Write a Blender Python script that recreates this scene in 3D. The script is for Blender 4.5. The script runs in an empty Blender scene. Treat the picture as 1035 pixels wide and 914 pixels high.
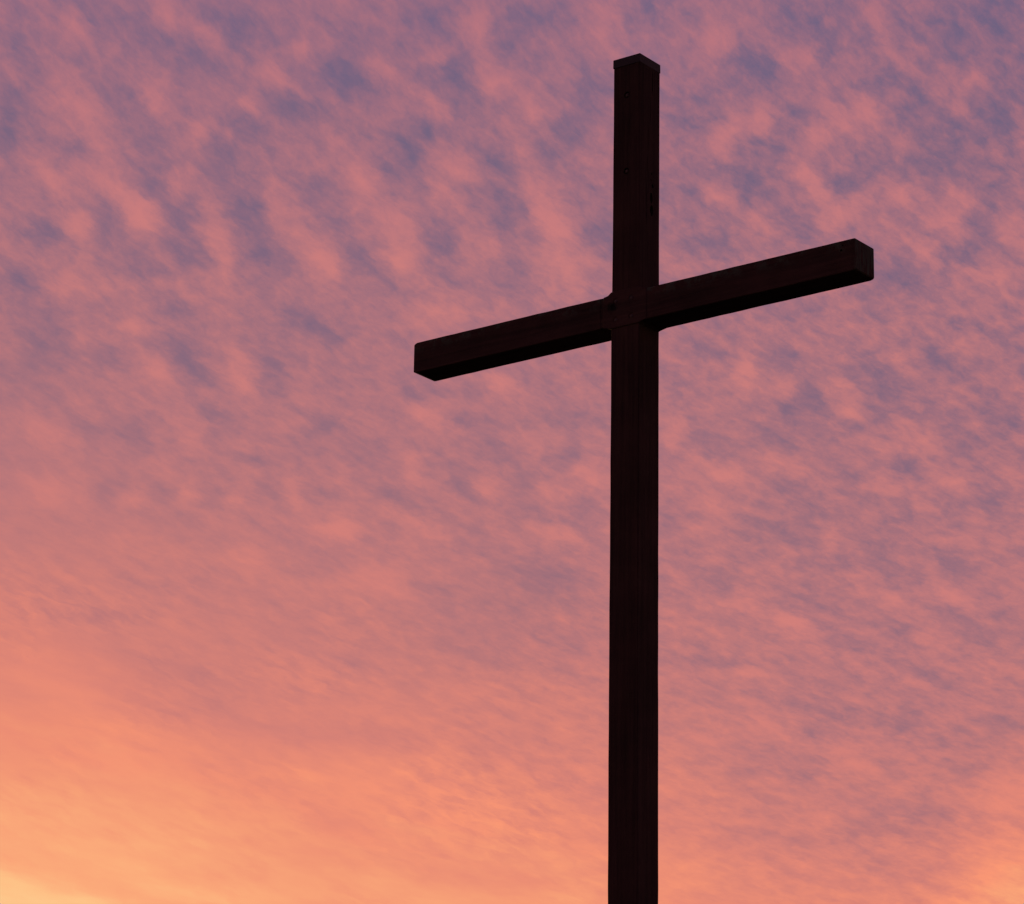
import bpy, bmesh, math, random
from mathutils import Vector, Matrix
R = math.radians
C = bpy.context.scene.collection
S = bpy.context.scene

# ------------------------------------------------------------------ camera
PITCH, ROLL = 0.31033, -0.01597
right = Vector((1, 0, 0)); fwd = Vector((0, math.cos(PITCH), math.sin(PITCH)))
up = right.cross(fwd)
cr, sr = math.cos(ROLL), math.sin(ROLL)
cx = right*cr - up*sr
cy = right*sr + up*cr
cam_data = bpy.data.cameras.new('camera')
cam = bpy.data.objects.new('camera', cam_data); C.objects.link(cam)
m = Matrix((cx, cy, -fwd)).transposed().to_4x4()
m.translation = Vector((0, 0, 1.6))
cam.matrix_world = m
cam_data.sensor_fit = 'HORIZONTAL'; cam_data.sensor_width = 36
cam_data.lens = 36*3507.96/1035
cam_data.clip_start = .1; cam_data.clip_end = 20000
S.camera = cam
S.view_settings.view_transform = 'Standard'; S.view_settings.look = 'None'
S.view_settings.exposure = 0; S.view_settings.gamma = 1
S.cycles.use_adaptive_sampling = True
S.cycles.adaptive_threshold = 0.01
S.cycles.max_bounces = 4

# ------------------------------------------------------------------ sun (just under the cloud deck, low on the left)
SUN_AZ, SUN_EL = R(-13), R(1.0)
sd = bpy.data.lights.new('sun', 'SUN'); sd.energy = .35; sd.angle = R(.5); sd.color = (1, .55, .28)
sun = bpy.data.objects.new('sun', sd); C.objects.link(sun)
sun_dir = Vector((math.sin(SUN_AZ)*math.cos(SUN_EL), math.cos(SUN_AZ)*math.cos(SUN_EL), math.sin(SUN_EL)))
sun.rotation_euler = sun_dir.to_track_quat('Z', 'Y').to_euler()
sun.location = sun_dir*60

# ------------------------------------------------------------------ world: dusk sky behind a broken altocumulus deck
# clumps and gaps of the deck: azimuth and elevation in degrees, radii, tilt, brightness
CLOUD_CLUMPS = [
    (-5.47, 24.1, 0.57, 0.29, -30, -0.78), (-8.37, 23.26, 0.37, 0.45, -40, -0.78), (-7.39, 22.53, 0.29, 0.2, 0, -0.78), (-6.67, 23.14, 0.72, 0.25, -40, -0.78), (-6.15, 21.96, 0.33, 0.2, -10, -0.78),
    (-5.02, 22.38, 0.61, 0.33, -40, -0.78), (-5.67, 21.4, 0.35, 0.41, 0, -0.78), (-6.87, 21.33, 0.31, 0.37, 0, -0.78), (-8.23, 20.21, 0.41, 0.29, 0, -0.78), (-8.6, 22.67, 0.41, 0.29, -40, -0.78),
    (-3.32, 22.08, 0.25, 0.2, 0, -0.78), (-4.13, 21.1, 0.74, 0.57, -50, -0.78), (-4.6, 21.63, 0.31, 0.31, 0, -0.78), (-3.76, 23.37, 0.45, 0.2, -30, -0.78), (-4.9, 24.59, 0.72, 0.25, -35, -0.78),
    (-6.41, 24.39, 0.37, 0.25, -40, -0.78), (-4.53, 22.97, 0.41, 0.29, -30, -0.78), (-3.15, 23.83, 0.29, 0.37, 0, -0.78), (-8.48, 24.09, 0.51, 0.29, -30, -0.78), (-7.91, 21.11, 0.25, 0.18, 0, -0.78),
    (-5.6, 20.86, 0.61, 0.2, -15, -0.78), (-6.29, 20.61, 0.51, 0.16, -10, -0.78), (-7.01, 24.72, 0.61, 0.25, -30, -0.78), (0.09, 24.84, 0.61, 0.29, 20, -0.78), (-1.16, 24.01, 0.37, 0.25, -30, -0.78),
    (-0.98, 23.61, 0.29, 0.29, 0, -0.78), (-2.84, 23.76, 0.25, 0.41, 30, -0.78), (1.26, 23.74, 0.45, 0.37, -30, -0.78), (-1.8, 22.78, 0.37, 0.29, -40, -0.78), (-0.24, 22.57, 0.45, 0.2, -30, -0.78),
    (-0.23, 21.97, 0.61, 0.27, -65, -0.78), (-1.26, 21.21, 0.57, 0.45, -30, -0.78), (-1.96, 22.29, 0.41, 0.41, -40, -0.78), (0.88, 23.12, 0.45, 0.2, -10, -0.78), (-2.53, 20.8, 0.45, 0.37, -40, -0.78),
    (2.22, 25.06, 0.37, 0.25, 0, -0.78), (-1.61, 24.82, 0.41, 0.29, 0, -0.78), (-1.47, 23.03, 0.33, 0.14, 0, -0.78), (1.4, 21.34, 0.33, 0.82, 0, -0.78), (-0.21, 20.83, 0.45, 0.29, -30, -0.78),
    (0.57, 22.63, 0.29, 0.18, -30, -0.78), (4.9, 24.92, 0.45, 0.33, 0, -0.78), (7.36, 24.63, 0.82, 0.41, -15, -0.78), (6.02, 24.47, 0.25, 0.25, 0, -0.78), (3.83, 24.2, 0.29, 0.25, 0, -0.78),
    (4.33, 24.08, 0.41, 0.16, -20, -0.78), (6.18, 23.87, 0.61, 0.29, 10, -0.78), (6.75, 23.49, 0.45, 0.41, 30, -0.78), (2.98, 23.32, 0.37, 0.37, 0, -0.78), (4.2, 22.74, 0.41, 0.29, -30, -0.78),
    (3.98, 22.14, 0.57, 0.45, -30, -0.78), (7.48, 22.82, 0.51, 0.29, 0, -0.78), (7.06, 22.35, 0.57, 0.29, -20, -0.78), (8.16, 23.32, 0.41, 0.61, 0, -0.78), (7.39, 21.05, 0.45, 0.33, -20, -0.78),
    (4.86, 21.45, 0.37, 0.25, 0, -0.78), (3.36, 21.22, 0.45, 0.25, -20, -0.78), (5.6, 22.28, 0.25, 0.16, 0, -0.78), (8.12, 24.92, 0.61, 0.29, 0, -0.78), (5.29, 24.38, 0.25, 0.29, -30, -0.78),
    (8.02, 21.56, 0.37, 0.57, 0, -0.78), (6.56, 20.68, 0.57, 0.29, -20, -0.78), (4.66, 23.18, 0.29, 0.29, 0, -0.78), (6.2, 22.5, 0.45, 0.2, -20, -0.78), (2.93, 22.1, 0.29, 0.29, 0, -0.78),
    (-7.85, 19.3, 0.49, 0.74, 0, -0.78), (-5.4, 19.16, 0.31, 0.41, 30, -0.78), (-3.97, 19.01, 0.29, 0.49, 10, -0.78), (-4.99, 18.28, 0.31, 0.12, -5, -0.78), (-5.73, 16.95, 0.23, 0.18, 0, -0.663),
    (-4.86, 16.97, 0.2, 0.18, 0, -0.663), (-3.96, 17.02, 0.2, 0.25, 30, -0.663), (-3.08, 17.04, 0.27, 0.14, -10, -0.663), (-3.12, 18.11, 0.29, 0.29, 0, -0.663), (-6.63, 16.89, 0.18, 0.14, 0, -0.663),
    (-3.46, 19.84, 0.74, 0.25, -25, -0.78), (-5.11, 18.85, 0.33, 0.16, -30, -0.78), (-6.65, 19.05, 0.37, 0.2, -10, -0.78), (-4.86, 17.95, 0.37, 0.12, -10, -0.663), (-6.2, 17.88, 0.33, 0.25, 0, -0.663),
    (-6.91, 17.85, 0.37, 0.2, 0, -0.663), (-5.72, 19.96, 0.41, 0.18, 0, -0.78), (-4.3, 17.53, 0.41, 0.1, -15, -0.663), (-0.8, 17.26, 0.29, 0.23, 0, -0.663), (-0.66, 18.29, 0.41, 0.14, -5, -0.663),
    (-1.7, 18.68, 0.23, 0.16, -20, -0.78), (0.89, 17.78, 0.35, 0.2, 0, -0.663), (0.25, 17.21, 0.31, 0.29, -20, -0.663), (0.98, 18.37, 0.37, 0.2, -20, -0.663), (-0.45, 17.85, 0.49, 0.16, -22, -0.663),
    (-2.32, 17.71, 0.37, 0.2, -15, -0.663), (0.09, 16.82, 0.37, 0.16, -20, -0.663), (-0.78, 16.38, 0.41, 0.16, -20, -0.663), (0.48, 15.81, 0.61, 0.29, -10, -0.663), (2.52, 17.79, 0.2, 0.27, 0, -0.663),
    (2.62, 16.53, 0.25, 0.2, -30, -0.663), (1.22, 16.9, 0.37, 0.2, -20, -0.663), (-2.09, 17.07, 0.41, 0.12, -20, -0.663), (3.39, 17.95, 0.41, 0.2, -10, -0.663), (4.4, 18.01, 0.45, 0.2, -20, -0.663),
    (4.94, 18.77, 0.31, 0.37, 0, -0.78), (6, 18.86, 0.57, 0.45, -20, -0.78), (7.43, 17.83, 0.49, 0.23, -60, -0.663), (8.04, 18.29, 0.45, 0.37, -30, -0.663), (4.79, 16.57, 0.37, 0.25, 0, -0.663),
    (4.03, 16.48, 0.45, 0.2, -25, -0.663), (6.2, 16.64, 0.41, 0.12, -15, -0.663), (4.68, 17.18, 0.49, 0.16, -25, -0.663), (7.16, 16.73, 0.41, 0.23, -35, -0.663), (6.44, 17.51, 0.49, 0.16, -10, -0.663),
    (5.95, 16.1, 0.37, 0.16, -30, -0.663), (7.15, 15.97, 0.41, 0.16, -25, -0.663), (4.53, 18.53, 0.25, 0.2, 0, -0.78), (3.14, 19.48, 0.37, 0.16, -10, -0.78), (4.46, 19.36, 0.29, 0.29, 0, -0.78),
    (6.95, 19.26, 0.53, 0.29, -20, -0.78), (3.44, 15.72, 0.37, 0.18, -10, -0.663), (4.95, 15.29, 0.49, 0.16, -20, -0.663), (5.59, 15.35, 0.29, 0.14, -20, -0.663), (5.24, 15.93, 0.49, 0.16, -10, -0.663),
    (7.93, 16.82, 0.37, 0.23, -30, -0.663), (5.62, 17.28, 0.29, 0.2, -20, -0.663), (6.41, 15.69, 0.37, 0.16, -20, -0.663), (6.25, 13.23, 0.49, 0.14, -25, -0.663), (6.87, 13.07, 0.29, 0.14, -20, -0.663),
    (6.37, 14.59, 0.29, 0.12, -35, -0.663), (6.83, 14.1, 0.31, 0.16, -25, -0.663), (6.62, 11.57, 0.41, 0.2, -20, -0.663), (6.69, 11.89, 0.41, 0.12, -5, -0.663), (6.33, 14.85, 0.45, 0.18, -20, -0.663),
    (7.86, 13.16, 0.29, 0.33, 30, -0.663), (5.15, 13.52, 0.7, 0.2, -10, -0.663), (4.66, 12.55, 0.49, 0.1, -5, -0.663), (3.18, 14.33, 0.66, 0.1, 0, -0.663), (6.46, 13.51, 0.29, 0.14, -20, -0.663),
    (7.59, 14.67, 0.57, 0.29, -20, -0.663), (5.48, 14.6, 0.33, 0.12, -15, -0.663), (6.45, 10.82, 0.45, 0.12, -15, -0.663), (7.43, 12.58, 0.33, 0.16, -20, -0.663), (5.75, 11.63, 0.7, 0.18, -5, -0.663),
    (0.72, 15.29, 1.84, 0.82, -10, -0.36465), (-5.16, 13.92, 1.43, 0.45, -20, -0.36465), (-0.71, 14.46, 1.02, 0.2, -15, -0.663), (-4.99, 21.05, 0.7, 0.27, -72, 1.05), (-5.41, 22.87, 0.18, 0.26, 0, 1.05),
    (-5.65, 22.05, 0.22, 0.26, 0, 1.05), (-6.74, 21.88, 0.84, 0.26, -45, 1.05), (-7.57, 20.16, 0.37, 0.24, 0, 1.05), (-7.32, 21.32, 0.24, 0.18, -20, 1.05), (-3.81, 21.41, 0.77, 0.31, -50, 1.05),
    (-6.06, 24.82, 0.33, 0.18, -30, 1.05), (-7.62, 24.44, 0.29, 0.18, -50, 1.05), (-7.51, 23.15, 0.77, 0.31, -28, 1.05), (-4.15, 23.84, 0.31, 0.24, -40, 1.05), (-5.29, 24.49, 0.37, 0.15, -20, 1.05),
    (-6.28, 21.42, 0.37, 0.24, -55, 1.05), (-3.74, 24.29, 0.24, 0.18, 0, 1.05), (-3.21, 20.88, 0.44, 0.37, -45, 1.05), (-6.14, 23.37, 0.33, 0.24, -30, 1.05), (-4.6, 23.35, 0.27, 0.16, -40, 1.05),
    (-7.85, 22.01, 0.4, 0.2, -40, 1.05), (-0.75, 24.76, 0.46, 0.18, -72, 1.05), (0.29, 23.39, 0.31, 0.24, -20, 1.05), (-0.4, 23.86, 0.37, 0.2, 15, 1.05), (-1.9, 21.41, 0.59, 0.33, -75, 1.05),
    (-1.08, 22.52, 0.42, 0.24, -30, 1.05), (-1.2, 22, 0.4, 0.13, -38, 1.05), (0.39, 21.93, 0.55, 0.24, -58, 1.05), (0.65, 21.57, 0.33, 0.22, -30, 1.05), (0.9, 20.93, 0.66, 0.44, -30, 1.05),
    (-0.51, 21.1, 0.44, 0.33, -20, 1.05), (-2.3, 24.02, 0.27, 0.18, -30, 1.05), (-2.63, 22.23, 0.55, 0.26, -70, 1.05), (-2, 20.92, 0.4, 0.16, -25, 1.05), (1.42, 24.82, 0.37, 0.33, 0, 1.05),
    (-1.51, 24.26, 0.27, 0.13, 10, 1.05), (-1.4, 23.43, 0.29, 0.13, -42, 1.05), (6.14, 24.84, 0.51, 0.22, -70, 1.05), (3.41, 24.57, 0.33, 0.33, 0, 1.05), (4.96, 24.31, 0.18, 0.16, -20, 1.05),
    (6.63, 24.1, 0.44, 0.18, -35, 1.05), (5.97, 23.4, 0.37, 0.22, -42, 1.05), (5.19, 23.01, 0.55, 0.24, 15, 1.05), (4.98, 22.18, 0.44, 0.15, -48, 1.05), (7.23, 21.54, 0.44, 0.2, -40, 1.05),
    (6.89, 21, 0.37, 0.22, -55, 1.05), (7.79, 23.85, 0.24, 0.13, 0, 1.05), (3.31, 22.03, 0.4, 0.24, -30, 1.05), (4.16, 23.22, 0.35, 0.22, 0, 1.05), (8.23, 21.34, 0.29, 0.4, 0, 1.05),
    (5.31, 21.64, 0.37, 0.24, -20, 1.05), (7.96, 20.59, 0.4, 0.29, -30, 1.05), (3.57, 23.07, 0.37, 0.27, 20, 1.05), (4.72, 24.02, 0.29, 0.16, -45, 1.05), (4.1, 21.7, 0.22, 0.26, -30, 1.05),
    (7.46, 21.9, 0.27, 0.15, -30, 1.05), (6.42, 21.98, 0.26, 0.22, -40, 1.05), (-5.92, 18.87, 0.33, 0.18, -40, 1.05), (-5.34, 17.89, 0.29, 0.2, -40, 0.8925), (-5.33, 16.87, 0.16, 0.15, 0, 0.8925),
    (-4.49, 16.87, 0.18, 0.16, 0, 0.8925), (-3.52, 16.96, 0.26, 0.16, -55, 0.8925), (-6.21, 16.79, 0.2, 0.13, 0, 0.8925), (-7.54, 16.88, 0.51, 0.27, 0, 0.8925), (-4.52, 18.94, 0.46, 0.24, -60, 1.05),
    (-4.24, 15.9, 0.44, 0.24, -10, 0.8925), (-6.4, 19.63, 0.27, 0.15, -20, 1.05), (-2.9, 16.44, 0.37, 0.2, -10, 0.8925), (-7.65, 17.8, 0.59, 0.24, -15, 0.8925), (-0.36, 17.15, 0.29, 0.18, -50, 0.8925),
    (0.67, 17.17, 0.33, 0.2, 0, 0.8925), (-1.72, 17.57, 0.37, 0.2, -38, 0.8925), (0.45, 17.93, 0.37, 0.16, -10, 0.8925), (-2.66, 16.4, 0.29, 0.15, -15, 0.8925), (-0.22, 18.9, 0.37, 0.11, -20, 1.05),
    (-2.1, 15.6, 0.51, 0.2, -10, 0.8925), (-1.41, 18.39, 0.62, 0.15, -25, 1.05), (1.15, 17.45, 0.29, 0.16, -10, 0.8925), (-1.24, 20.07, 0.51, 0.22, 0, 1.05), (2.62, 18, 0.18, 0.24, 0, 0.8925),
    (0.74, 16.47, 0.37, 0.13, -15, 0.8925), (-1.48, 16.53, 0.59, 0.15, -20, 0.8925), (4.58, 18.89, 0.2, 0.16, -30, 1.05), (3.87, 19.19, 0.24, 0.33, 0, 1.05), (5.53, 18.87, 0.31, 0.22, -10, 1.05),
    (7.26, 15.43, 0.31, 0.2, -20, 0.8925), (4.48, 15, 0.4, 0.16, -10, 0.8925), (3.78, 15.36, 0.26, 0.16, -10, 0.8925), (5.59, 15.7, 0.37, 0.15, -32, 0.8925), (7.13, 17.25, 0.4, 0.22, 0, 0.8925),
    (5.52, 18.47, 0.29, 0.16, 0, 1.05), (4.39, 17.59, 0.44, 0.15, -25, 0.8925), (3.38, 16.89, 0.37, 0.18, -40, 0.8925), (6.08, 17.22, 0.29, 0.15, -10, 0.8925), (6.18, 15.27, 0.37, 0.13, -15, 0.8925),
    (6.68, 17.97, 0.4, 0.15, -25, 0.8925), (3.5, 17.43, 0.51, 0.15, -15, 0.8925), (7.28, 16.31, 0.33, 0.16, -25, 0.8925), (6.42, 19.33, 0.24, 0.26, -30, 1.05), (5.25, 16.4, 0.22, 0.2, 0, 0.8925),
    (3.88, 14.17, 0.37, 0.13, -5, 0.8925), (4.13, 13.31, 0.4, 0.2, -15, 0.8925), (6.9, 14.26, 0.26, 0.09, -10, 0.8925), (5.5, 12.92, 0.33, 0.13, -10, 0.8925), (5.06, 11.79, 0.37, 0.13, -10, 0.8925),
    (7.69, 10.97, 0.55, 0.37, 20, 0.8925), (5.55, 12.6, 0.4, 0.13, -5, 0.8925), (6.85, 14.74, 0.37, 0.15, -25, 0.8925), (4.58, 14.98, 0.4, 0.15, -10, 0.8925), (3.13, 13.08, 0.33, 0.11, -15, 0.8925),
    (7.94, 12.15, 0.44, 0.48, 0, 0.8925), (7.94, 14.24, 0.37, 0.11, -20, 0.8925), (-7.04, 13.59, 1.01, 0.29, -25, 0.490875), (-1.46, 12.17, 1.37, 0.44, -15, 0.490875), (-6.04, 12.43, 1.28, 0.26, -10, 0.490875),
]
# glow round the set sun and calmer patches of the deck: azimuth, elevation, radii, shift in degrees
GLOWS = [(-9.5, 10.5, 6.5, 4.2, -1.7), (-8.8, 9.2, 3.4, 1.5, -1.2), (-9, 15, 5, 4, -.8), (9.0, 10.0, 1.6, 1.8, -2.3), (5.5, 11.8, 3.2, 3.2, 1.9), (8.5, 16, 4.0, 5.0, 1.6), (6.3, 13.8, 4.2, 2.6, .9), (1.0, 15, 2.6, 2.2, .7), (-4.6, 13.6, 2.4, 1.2, .8)]
RIPPLES = [(-.4, 11.9, 2.0, .8, .9), (-6.3, 15.1, 2.2, .45, .7), (-3.6, 14.0, 1.6, .5, .35)]
DARK = [(6.5, (255, 198, 134)), (8, (255, 170, 122)), (9, (250, 148, 114)), (10.4, (230, 132, 114)), (11.4, (212, 125, 116)), (13, (187, 117, 119)), (15.45, (159, 111, 122)), (17.9, (141, 106, 124)), (20.35, (124, 101, 126)), (22.8, (115, 99, 127)), (25.2, (109, 98, 130)), (40, (88, 86, 118)), (90, (60, 62, 92))]
BRIGHT = [(6.5, (255, 228, 164)), (8, (255, 210, 144)), (9, (255, 185, 129)), (10.4, (255, 168, 121)), (11.4, (255, 154, 117)), (13, (241, 142, 118)), (15.45, (217, 130, 121)), (17.9, (208, 127, 124)), (20.35, (207, 127, 125)), (22.8, (199, 123, 127)), (25.2, (187, 118, 128)), (40, (140, 96, 120)), (90, (92, 76, 104))]

def lin(c): return tuple((v/255/12.92 if v/255 <= .04045 else ((v/255+.055)/1.055)**2.4) for v in c) + (1,)
W = bpy.data.worlds.new('World'); S.world = W; W.use_nodes = True
W.cycles.sampling_method = 'MANUAL'; W.cycles.sample_map_resolution = 256
T = W.node_tree; T.nodes.clear()
class G:                                     # small helper for building node maths
    def __init__(s, t): s.t = t
    def n(s, k, **kw):
        o = s.t.nodes.new(k)
        for a, b in kw.items(): setattr(o, a, b)
        return o
    def put(s, sock, v):
        if isinstance(v, bpy.types.NodeSocket): s.t.links.new(v, sock)
        else: sock.default_value = v
    def m(s, op, a, b=None, c=None, clamp=False):
        o = s.n('ShaderNodeMath', operation=op, use_clamp=clamp)
        for i, v in enumerate((a, b, c)):
            if v is not None: s.put(o.inputs[i], v)
        return o.outputs[0]
    def v(s, op, a, b=None):
        o = s.n('ShaderNodeVectorMath', operation=op)
        s.put(o.inputs[0], a)
        if b is not None: s.put(o.inputs[1], b)
        return o.outputs['Value'] if op in ('DOT_PRODUCT', 'LENGTH') else o.outputs[0]
    def xyz(s, x, y, z=0.0):
        o = s.n('ShaderNodeCombineXYZ')
        for i, v in enumerate((x, y, z)): s.put(o.inputs[i], v)
        return o.outputs[0]
    def noise(s, vec, scale, detail=3, rough=.5, dist=0.0, out=0):
        o = s.n('ShaderNodeTexNoise'); s.put(o.inputs['Vector'], vec)
        o.inputs['Scale'].default_value = scale; o.inputs['Detail'].default_value = detail
        o.inputs['Roughness'].default_value = rough; o.inputs['Distortion'].default_value = dist
        return o.outputs[out]
    def ramp(s, fac, stops, interp='LINEAR'):
        o = s.n('ShaderNodeValToRGB'); o.color_ramp.interpolation = interp
        e = o.color_ramp.elements
        while len(e) < len(stops): e.new(.5)
        for k, (p, c) in enumerate(stops): e[k].position = p; e[k].color = c
        s.put(o.inputs[0], fac); return o.outputs[0]
    def smooth(s, x, a, b, lo=0.0, hi=1.0):
        o = s.n('ShaderNodeMapRange', interpolation_type='SMOOTHSTEP')
        s.put(o.inputs[0], x)
        for i, v in enumerate((a, b, lo, hi)): o.inputs[i+1].default_value = v
        return o.outputs[0]
    def mix(s, f, a, b, blend='MIX'):
        o = s.n('ShaderNodeMix', data_type='RGBA', blend_type=blend, clamp_factor=True)
        s.put(o.inputs[0], f); s.put(o.inputs[6], a); s.put(o.inputs[7], b); return o.outputs[2]
g = G(T)
d = g.n('ShaderNodeTexCoord').outputs['Generated']
sx = g.n('ShaderNodeSeparateXYZ'); g.put(sx.inputs[0], d); X, Y, Z = sx.outputs
zc = g.m('MAXIMUM', Z, .02)
px = g.m('DIVIDE', X, zc); py = g.m('DIVIDE', Y, zc)          # where the line of sight meets the flat cloud deck
# deck axes: a along the cloud streets, b across them
QA, QB = .38, .925
a = g.m('ADD', g.m('MULTIPLY', px, QA), g.m('MULTIPLY', py, QB))
b = g.m('SUBTRACT', g.m('MULTIPLY', px, QB), g.m('MULTIPLY', py, QA))
deck = g.xyz(px, py)
wn = g.noise(deck, 9, 3, .55, out=1)
wv = g.v('MULTIPLY', g.v('SUBTRACT', wn, (.5, .5, .5)), (.075, .035, 0))
street = g.v('ADD', g.xyz(g.m('MULTIPLY', a, .5), b), wv)
az = g.m('MULTIPLY', g.m('ARCTAN2', X, Y), 180/math.pi*math.cos(PITCH))
el = g.m('MULTIPLY', g.m('ARCSINE', Z), 180/math.pi)
ae = g.xyz(az, el)
low = g.m('MAXIMUM', g.m('SUBTRACT', 25.0, el), 0.0)          # cloudlets flatten and crowd together towards the horizon
ch = g.xyz(az, g.m('SUBTRACT', el, g.m('MULTIPLY', g.m('MULTIPLY', low, low), .045)))
# ragged edges for the clumps: the angular chart is bent by the same kind of noise
tw = g.n('ShaderNodeMapping', vector_type='TEXTURE'); g.put(tw.inputs[0], ch)
tw.inputs['Rotation'].default_value = (0, 0, R(-40)); tw.inputs['Scale'].default_value = (1.5, .8, 1)
w1 = g.v('MULTIPLY', g.v('SUBTRACT', g.noise(tw.outputs[0], 2.2, 6, .66, out=1), (.5, .5, .5)), (.52, .40, 0))
aew = g.v('ADD', ae, w1)
acc = None
chart = aew
for i, (ca, ce, rx, ry, an, am) in enumerate(CLOUD_CLUMPS):
    if i % 12 == 0 and i:                    # ties each batch to the sum so far: keeps the shader's working memory small
        tie = g.m('MULTIPLY', acc, 1e-7)
        chart = g.v('ADD', chart, g.xyz(tie, tie, 0.0))
    o = g.n('ShaderNodeMapping', vector_type='TEXTURE')
    g.put(o.inputs[0], chart)
    o.inputs[1].default_value = (ca, ce, 0); o.inputs[2].default_value = (0, 0, R(an)); o.inputs[3].default_value = (rx, ry, 1)
    q = g.v('DOT_PRODUCT', o.outputs[0], o.outputs[0])
    e = g.m('POWER', math.exp(-1.0), q)
    acc = g.m('MULTIPLY', e, am) if acc is None else g.m('MULTIPLY_ADD', e, am, acc)
n1 = g.noise(street, 13, 3, .5, .1)
tuft = g.n('ShaderNodeMapping'); g.put(tuft.inputs[0], g.v('ADD', ch, g.v('MULTIPLY', w1, (.6, .6, 0))))
tuft.vector_type = 'TEXTURE'; tuft.inputs['Rotation'].default_value = (0, 0, R(-42)); tuft.inputs['Scale'].default_value = (2.0, .78, 1)
n2 = g.noise(tuft.outputs[0], 1.8, 9, .64, .2)
puf = g.n('ShaderNodeMapping', vector_type='TEXTURE'); g.put(puf.inputs[0], g.v('ADD', ch, g.v('MULTIPLY', w1, (.5, .5, 0))))
puf.inputs['Location'].default_value = (13.7, 4.1, 0); puf.inputs['Rotation'].default_value = (0, 0, R(-50)); puf.inputs['Scale'].default_value = (1.25, .85, 1)
n5 = g.noise(puf.outputs[0], 3.1, 7, .63, .15)
n2a = g.smooth(g.m('MULTIPLY_ADD', az, .55, el), 8.5, 16.5, .16, 1.0)
n3 = g.noise(deck, 4.5, 3, .5)
# fine ripples crossing the streets lower in the sky
def blob(ca, ce, rx, ry, am):
    o = g.n('ShaderNodeMapping', vector_type='TEXTURE'); g.put(o.inputs[0], ae)
    o.inputs[1].default_value = (ca, ce, 0); o.inputs[3].default_value = (rx, ry, 1)
    return g.m('MULTIPLY', g.m('POWER', math.exp(-1.0), g.v('DOT_PRODUCT', o.outputs[0], o.outputs[0])), am)
rv = g.n('ShaderNodeMapping', vector_type='TEXTURE'); g.put(rv.inputs[0], g.v('ADD', ae, g.v('MULTIPLY', w1, (.8, .8, 0))))
rv.inputs['Rotation'].default_value = (0, 0, R(-24)); rv.inputs['Scale'].default_value = (1.0, .27, 1)
rip = g.noise(rv.outputs[0], 1.7, 4, .55)
ripm = g.m('MULTIPLY', g.smooth(g.noise(ae, .55, 3), .40, .62), .55)
for bl in RIPPLES: ripm = g.m('ADD', ripm, blob(*bl))
ripm = g.m('MULTIPLY', ripm, g.smooth(el, 17.5, 14.5))
v = g.m('MULTIPLY_ADD', g.m('MULTIPLY', g.m('SUBTRACT', n1, .5), n2a), .40, g.smooth(el, 12, 20, .48, .37))
v = g.m('MULTIPLY_ADD', g.m('MULTIPLY', g.m('SUBTRACT', n2, .5), n2a), 1.15, v)
v = g.m('MULTIPLY_ADD', g.m('MULTIPLY', g.m('SUBTRACT', n5, .5), n2a), g.smooth(az, -3, 6, 1.15, 1.75), v)
v = g.m('MULTIPLY_ADD', g.m('SUBTRACT', n3, .5), .35, v)
v = g.m('MULTIPLY_ADD', acc, .46, v)
v = g.m('MULTIPLY_ADD', g.m('MULTIPLY', g.m('SUBTRACT', rip, .5), ripm), 1.7, v)
v = g.smooth(v, -.52, 1.30)
# how far along the dusk gradient: elevation, shifted by the glow round the set sun
ee = el
for bl in GLOWS: ee = g.m('ADD', ee, blob(*bl))
veil = g.n('ShaderNodeMapping', vector_type='TEXTURE'); g.put(veil.inputs[0], g.v('ADD', ae, g.v('MULTIPLY', w1, (.5, .3, 0))))
veil.inputs['Rotation'].default_value = (0, 0, R(-13)); veil.inputs['Scale'].default_value = (2.6, .62, 1)
ee = g.m('MULTIPLY_ADD', g.m('SUBTRACT', g.noise(veil.outputs[0], .8, 7, .6), .5), g.smooth(el, 18, 12, 1.4, 3.7), ee)
E0, E1 = 6.0, 90.0
f = g.m('POWER', g.m('DIVIDE', g.m('SUBTRACT', ee, E0), E1-E0, clamp=True), .5)
def stops(tab): return [(math.sqrt((e-E0)/(E1-E0)), lin(c)) for e, c in tab]
dark = g.ramp(f, stops(DARK)); bright = g.ramp(f, stops(BRIGHT))
col = g.mix(v, dark, bright)
# the deck is lit from the set sun's side; away from it the light dies off into blue dusk
toward = g.v('DOT_PRODUCT', d, tuple(sun_dir))
lit = g.smooth(toward, -.2, .85)
col = g.mix(lit, g.mix(1.0, col, (.22, .2, .34, 1), 'MULTIPLY'), col)
sky = g.n('ShaderNodeTexSky', sky_type='NISHITA', sun_disc=False)
sky.sun_elevation = SUN_EL; sky.sun_rotation = SUN_AZ
bg1 = g.n('ShaderNodeBackground'); g.put(bg1.inputs[0], sky.outputs[0]); bg1.inputs[1].default_value = .05
bg2 = g.n('ShaderNodeBackground'); g.put(bg2.inputs[0], col); bg2.inputs[1].default_value = 1
mx = g.n('ShaderNodeMixShader'); mx.inputs[0].default_value = .985
T.links.new(bg1.outputs[0], mx.inputs[1]); T.links.new(bg2.outputs[0], mx.inputs[2])
out = g.n('ShaderNodeOutputWorld'); T.links.new(mx.outputs[0], out.inputs[0])

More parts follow.
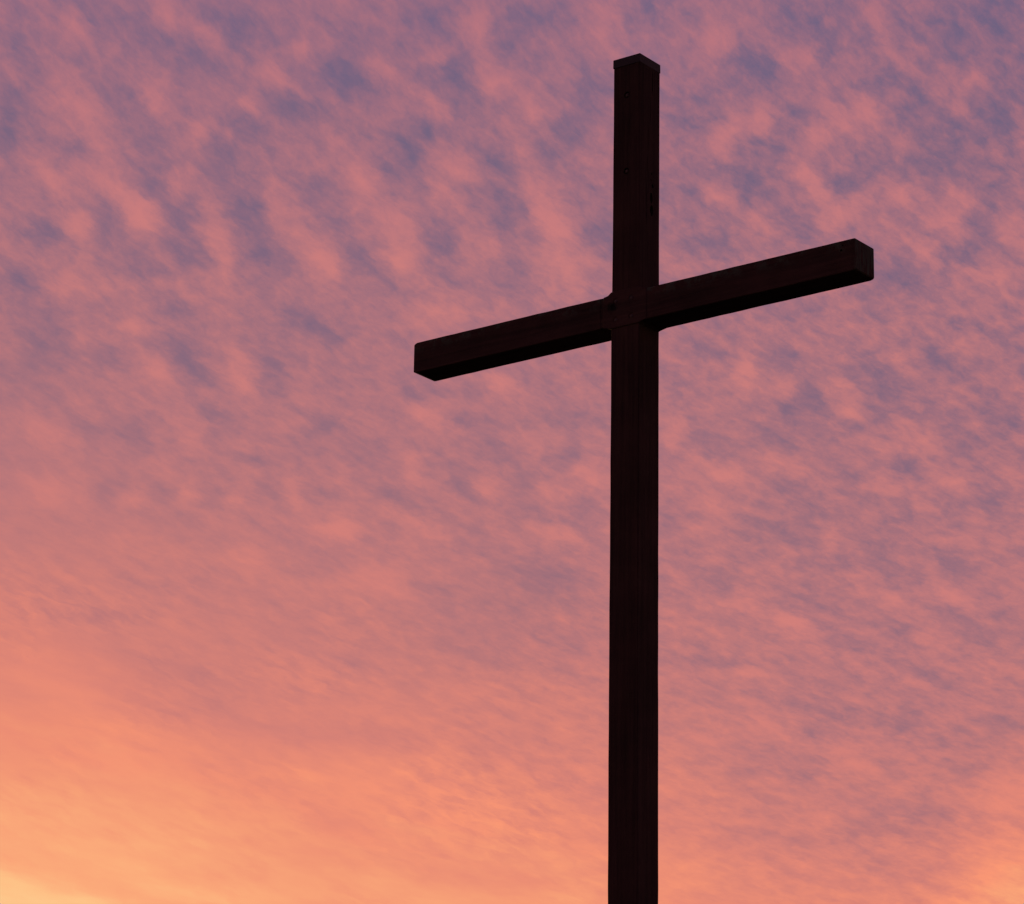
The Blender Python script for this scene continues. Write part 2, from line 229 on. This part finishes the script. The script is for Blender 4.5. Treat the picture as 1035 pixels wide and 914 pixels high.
# ------------------------------------------------------------------ materials
def material(name):
    mt = bpy.data.materials.new(name); mt.use_nodes = True
    t = mt.node_tree; bs = t.nodes['Principled BSDF']
    return mt, G(t), bs
def wood(name, axis, lichen=0.0, tone=1.0):
    mt, k, bs = material(name)
    oc = k.n('ShaderNodeTexCoord').outputs['Object']
    sc = (1.2, 26, 26) if axis == 'x' else (38, 38, 1.0)
    gv = k.v('MULTIPLY', oc, sc)
    grain = k.noise(gv, 1.0, 8, .62, .6)
    blot = k.noise(oc, 3.5, 4, .6)
    c = k.ramp(k.m('MULTIPLY_ADD', blot, .45, k.m('MULTIPLY', grain, .62)),
               [(.3, (.020*tone, .012*tone, .012*tone, 1)), (.5, (.058*tone, .030*tone, .028*tone, 1)), (.72, (.104*tone, .053*tone, .047*tone, 1))])
    if lichen:                                # grey-green lichen on the weathered top edge and the end grain
        sp = k.n('ShaderNodeSeparateXYZ'); k.put(sp.inputs[0], oc)
        top = k.smooth(sp.outputs[2], 8.44, 8.53)
        end = k.smooth(sp.outputs[0], 1.515, 1.5285)
        patch = k.smooth(k.noise(oc, 11, 6, .68), .47, .60)
        streak = k.smooth(k.noise(k.v('MULTIPLY', oc, (40, 40, 5)), 1, 4, .6), .40, .62)
        mk = k.m('MAXIMUM', k.m('MULTIPLY', k.m('MULTIPLY', top, patch), .8), k.m('MULTIPLY', k.m('MULTIPLY', end, streak), .9))
        c = k.mix(mk, c, (.095, .125, .10, 1))
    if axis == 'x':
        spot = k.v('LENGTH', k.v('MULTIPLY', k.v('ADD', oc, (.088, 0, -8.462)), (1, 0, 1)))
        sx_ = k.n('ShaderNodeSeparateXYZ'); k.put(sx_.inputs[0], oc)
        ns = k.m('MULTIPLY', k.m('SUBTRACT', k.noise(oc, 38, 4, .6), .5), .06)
        dark_spot = k.smooth(k.m('ADD', spot, ns), .012, .042, 1, 0)  # ragged dark spot over the bored holes, set in the base colour
        seam = k.smooth(k.m('ADD', k.m('ABSOLUTE', k.m('ADD', sx_.outputs[0], .163)), k.m('MULTIPLY', ns, .4)), .008, .016, 1, 0)  # band along the shallow cut, darkened in the base colour
        c = k.mix(k.m('MULTIPLY', k.m('MAXIMUM', dark_spot, k.m('MULTIPLY', seam, k.smooth(k.noise(oc, 22, 4, .6), .38, .62, 0, .6))), .9), c, (.006, .006, .006, 1))
    k.put(bs.inputs['Base Color'], c)
    bs.inputs['Roughness'].default_value = .85
    bs.inputs['Specular IOR Level'].default_value = .2
    bp = k.n('ShaderNodeBump'); bp.inputs['Strength'].default_value = .5; bp.inputs['Distance'].default_value = .004
    k.put(bp.inputs['Height'], grain); k.put(bs.inputs['Normal'], bp.outputs[0])
    return mt
M_POST = wood('stained_timber_upright', 'z')
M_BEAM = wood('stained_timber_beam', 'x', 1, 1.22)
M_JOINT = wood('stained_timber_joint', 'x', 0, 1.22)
mt, k, bs = material('painted_metal_cap')
k.put(bs.inputs['Base Color'], k.ramp(k.noise(k.n('ShaderNodeTexCoord').outputs['Object'], 18, 5, .6),
      [(.35, (.015, .010, .011, 1)), (.65, (.024, .016, .018, 1))]))
bs.inputs['Roughness'].default_value = .55; M_CAP = mt
mt, k, bs = material('dull_iron_bolt')
k.put(bs.inputs['Base Color'], k.ramp(k.noise(k.n('ShaderNodeTexCoord').outputs['Object'], 60, 4),
      [(.35, (.05, .03, .03, 1)), (.7, (.10, .06, .06, 1))]))
bs.inputs['Roughness'].default_value = .6; M_BOLT = mt
mt, k, bs = material('meadow_soil')
k.put(bs.inputs['Base Color'], k.ramp(k.noise(k.n('ShaderNodeTexCoord').outputs['Object'], .8, 8, .6),
      [(.35, (.018, .024, .010, 1)), (.6, (.04, .05, .02, 1)), (.8, (.06, .05, .03, 1))]))
bs.inputs['Roughness'].default_value = 1; M_GROUND = mt

# ------------------------------------------------------------------ helpers
def mesh_obj(name, bm, mat, parent=None, smooth=False):
    bmesh.ops.recalc_face_normals(bm, faces=bm.faces)
    me = bpy.data.meshes.new(name); bm.to_mesh(me); bm.free()
    me.materials.append(mat)
    if smooth:
        for p in me.polygons: p.use_smooth = True
    o = bpy.data.objects.new(name, me); C.objects.link(o)
    if parent: o.parent = parent
    return o
def timber(axis, secs):
    """A sawn beam lofted from chamfered rectangles: secs = (position, lo1, hi1, lo2, hi2, chamfer)."""
    bm = bmesh.new(); rings = []
    for (p, l1, h1, l2, h2, c) in secs:
        pts = [(l1+c, l2), (h1-c, l2), (h1, l2+c), (h1, h2-c), (h1-c, h2), (l1+c, h2), (l1, h2-c), (l1, l2+c)]
        rings.append([bm.verts.new((p, q, r) if axis == 'x' else (q, r, p)) for q, r in pts])
    for A, B in zip(rings, rings[1:]):
        for i in range(8): bm.faces.new((A[i], A[(i+1) % 8], B[(i+1) % 8], B[i]))
    bm.faces.new(rings[0]); bm.faces.new(rings[-1])
    return bm
def cutters(shapes):
    bm = bmesh.new()
    for (kind, c, s) in shapes:
        if kind == 'drill':                   # round recess bored in the front face
            mm = Matrix.Translation(c) @ Matrix.Rotation(R(90), 4, 'X')
            bmesh.ops.create_cone(bm, cap_ends=True, segments=20, radius1=s[0], radius2=s[0], depth=s[1], matrix=mm)
        elif kind == 'bore':                  # round or oval hole in the side face
            mm = Matrix.Translation(c) @ Matrix.Diagonal((1, 1, s[2], 1)) @ Matrix.Rotation(R(90), 4, 'Y')
            bmesh.ops.create_cone(bm, cap_ends=True, segments=14, radius1=s[0], radius2=s[0], depth=s[1], matrix=mm)
        else:                                 # long drying crack, tapering at both ends
            x, y, z = c; dp, w, h = s
            pts = [(0, -h/2), (w*.5, -h*.2), (w*.35, h*.25), (0, h/2), (-w*.45, h*.15), (-w*.4, -h*.25)]
            f0 = [bm.verts.new((x+.02, y+q, z+r)) for q, r in pts]; f1 = [bm.verts.new((x-dp, y+q*.5, z+r*.95)) for q, r in pts]
            bm.faces.new(f0); bm.faces.new(f1[::-1])
            for i in range(6): bm.faces.new((f0[i], f0[(i+1) % 6], f1[(i+1) % 6], f1[i]))
    return bm
def carve(o, bm):
    t = mesh_obj('cutter', bm, M_POST)
    md = o.modifiers.new('carve', 'BOOLEAN'); md.operation = 'DIFFERENCE'; md.solver = 'EXACT'; md.object = t; md.use_self = True
    if o.parent: t.parent = o.parent
    bpy.context.view_layer.update()
    dg = bpy.context.evaluated_depsgraph_get()
    me = bpy.data.meshes.new_from_object(o.evaluated_get(dg))
    o.modifiers.clear(); old = o.data; o.data = me; me.name = o.name
    bpy.data.objects.remove(t, do_unlink=True)

# ------------------------------------------------------------------ the ground of the hill top, below the frame
bm = bmesh.new(); random.seed(3)
rings = []
for i, r in enumerate([0.01, 4, 9, 18, 35, 70, 150, 400, 1200, 4000, 9000]):
    ring = []
    for j in range(40):
        th = 2*math.pi*j/40
        z = 0 if r < 30 else -min(60, (r-30)*.05) + random.uniform(-.3, .3)
        ring.append(bm.verts.new((.76+r*math.cos(th), 18.7+r*math.sin(th), z)))
    rings.append(ring)
for A, B in zip(rings, rings[1:]):
    for j in range(40): bm.faces.new((A[j], A[(j+1) % 40], B[(j+1) % 40], B[j]))
bm.faces.new(rings[0])
ground = mesh_obj('ground', bm, M_GROUND, smooth=True); ground['kind'] = 'structure'

# ------------------------------------------------------------------ the cross
ANG = .64366
root = bpy.data.objects.new('wooden_cross', None); C.objects.link(root)
nrm = Vector((math.sin(ANG), math.cos(ANG), 0))
root.location = Vector((.63242, 18.60555, 0)) + nrm*.1
root.rotation_euler = (0, 0, -ANG)
root['label'] = 'tall dark timber cross with capped top standing against the sunset sky'
root['category'] = 'cross'
T0 = -.1                                      # front face of the crossbeam in the cross's own axes
random.seed(11)
def j(s): return random.uniform(-s, s)
HW = .0898
# upright: sawn timber, very slightly crooked, the top third a touch leaner on its left side
secs = []
N = 60
for i in range(N+1):
    z = -.4 + i*(9.953+.4)/N
    lean = .0105 - .0055*max(0, min(1, (z-8.35)/.4)) - .0015*max(0, min(1, (z-9.3)/.6)) - .003*max(0, min(1, (5.6-z)/.6))
    out = .004 + .0035*max(0, min(1, (6.4-z)/1.2))
    secs.append((z, -HW-lean+j(.0007), HW+out+j(.0007), T0+.004+j(.0006), T0+.2083+j(.0008), max(.002, .0035+j(.001))))
post = mesh_obj('upright', timber('z', secs), M_POST, root)
side = [('bore', (HW, T0+.128, 9.287), (.007, .10, 1.2)), ('bore', (HW, T0+.137, 9.213), (.010, .12, 1.3)),
        ('bore', (HW, T0+.124, 9.135), (.013, .12, 2.6)), ('bore', (HW, T0+.128, 9.058), (.017, .14, 2.0)),
        ('bore', (HW, T0+.122, 9.245), (.005, .08, 1.2)),
        ('crack', (HW, T0+.088, 9.50), (.05, .006, .16)), ('crack', (HW, T0+.082, 9.33), (.05, .006, .14)),
        ('crack', (HW, T0+.076, 9.08), (.05, .006, .30)), ('crack', (HW, T0+.131, 9.86), (.06, .012, .17)),
        ('crack', (HW, T0+.110, 9.66), (.04, .004, .22)), ('crack', (HW, T0+.10, 7.2), (.03, .004, .5)),
        ('crack', (HW, T0+.15, 6.1), (.03, .004, .6)),
        ('drill', (0, T0+.004, 9.763), (.020, .024)), ('drill', (0, T0+.004, 9.285), (.020, .024))]
carve(post, cutters(side))
# crossbeam with a saw cut left of the joint; left end rounded above, right end rounded below
LZ, HZ, DB = 8.3468, 8.5333, .2
secs = []
L, Rr = -1.5345, 1.5272
def sec(s, dt=0.0, dz0=0.0, dz1=0.0, c=.0035):
    secs.append((s, T0+dt+j(.0006), T0+DB-dt*.3+j(.0006), LZ+dz0+j(.0008), HZ-dz1+j(.0008), c))
sec(L, .003, .004, .012); sec(L+.006, .001, .001, .006); sec(L+.02, 0, 0, .001)
s = L+.08
while s < -.20: sec(s); s += .075
sec(-.176); sec(-.172, .003, .003, .0); sec(-.156, .003, .003, .0); sec(-.151)
s = -.09
while s < Rr-.06: sec(s); s += .075
sec(Rr-.02, 0, .001, 0); sec(Rr-.005, .001, .006, 0); sec(Rr, .002, .012, .001)
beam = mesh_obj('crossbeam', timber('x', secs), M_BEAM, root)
beam_cuts = [('drill', (1.44, T0, 8.478), (.007, .05)), ('drill', (1.45, T0, 8.505), (.005, .05))]
carve(beam, cutters(beam_cuts))
# joint block with filleted corners where the two timbers meet
pts = [(-.149, 8.3458), (-.128, 8.3455), (-.104, 8.333), (.096, 8.333), (.110, 8.3435), (.148, 8.3457),
       (.148, 8.5345), (.118, 8.5348), (.095, 8.553), (-.099, 8.555), (-.117, 8.5347), (-.149, 8.5345)]
bm = bmesh.new()
A = [bm.verts.new((x, T0-.003, z)) for x, z in pts]; B = [bm.verts.new((x, T0+.2018, z)) for x, z in pts]
bm.faces.new(A); bm.faces.new(B[::-1])
for i in range(len(pts)): q = (i+1) % len(pts); bm.faces.new((A[i], A[q], B[q], B[i]))
bmesh.ops.bevel(bm, geom=[e for e in bm.edges if abs(e.verts[0].co.y-e.verts[1].co.y) < 1e-5], offset=.003, segments=1, affect='EDGES')
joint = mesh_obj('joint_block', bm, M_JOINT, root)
BOLTS = [(-.064, 8.494), (.045, 8.492), (-.063, 8.381), (.046, 8.383)]
carve(joint, cutters([('drill', (x, T0-.003, z), (.020, .024)) for x, z in BOLTS] + [('drill', (-.085, T0-.003, 8.462), (.014, .06)), ('drill', (-.072, T0-.003, 8.458), (.010, .05))]))
# bolt heads sunk in their recesses
def bolt_bm():
    bm = bmesh.new()
    prof = [(.0125, 0), (.0125, .004), (.010, .0075), (.005, .0095)]
    rg = [[bm.verts.new((r*math.cos(2*math.pi*q/14), -h, r*math.sin(2*math.pi*q/14))) for q in range(14)] for r, h in prof]
    for P, Q in zip(rg, rg[1:]):
        for q in range(14): bm.faces.new((P[q], P[(q+1) % 14], Q[(q+1) % 14], Q[q]))
    bm.faces.new(rg[0]); bm.faces.new(rg[-1])
    return bm
bolt = mesh_obj('bolt', bolt_bm(), M_BOLT, root, True)
spots = [(x, T0+.0065, z) for x, z in BOLTS] + [(0, T0+.0155, 9.763), (0, T0+.0155, 9.285)]
for i, p in enumerate(spots):
    o = bolt if i == 0 else bolt.copy()
    if i: C.objects.link(o); o.parent = root
    o.location = p
# folded metal cap over the top of the upright
bm = bmesh.new()
lo, hi = 9.951, 10.004
def rect(z, gx): return [bm.verts.new(q) for q in ((-HW-.002-gx, T0+.004-gx, z), (HW+.002+gx, T0+.004-gx, z), (HW+.002+gx, T0+.208+gx, z), (-HW-.002-gx, T0+.208+gx, z))]
r0 = rect(lo, .0035); r1 = rect(hi-.004, .003); r2 = rect(hi, .002); top = bm.verts.new((0, T0+.105, hi+.012))
bm.faces.new(r0[::-1])
for P, Q in ((r0, r1), (r1, r2)):
    for i in range(4): bm.faces.new((P[i], P[(i+1) % 4], Q[(i+1) % 4], Q[i]))
for i in range(4): bm.faces.new((r2[i], r2[(i+1) % 4], top))
mesh_obj('post_cap', bm, M_CAP, root)
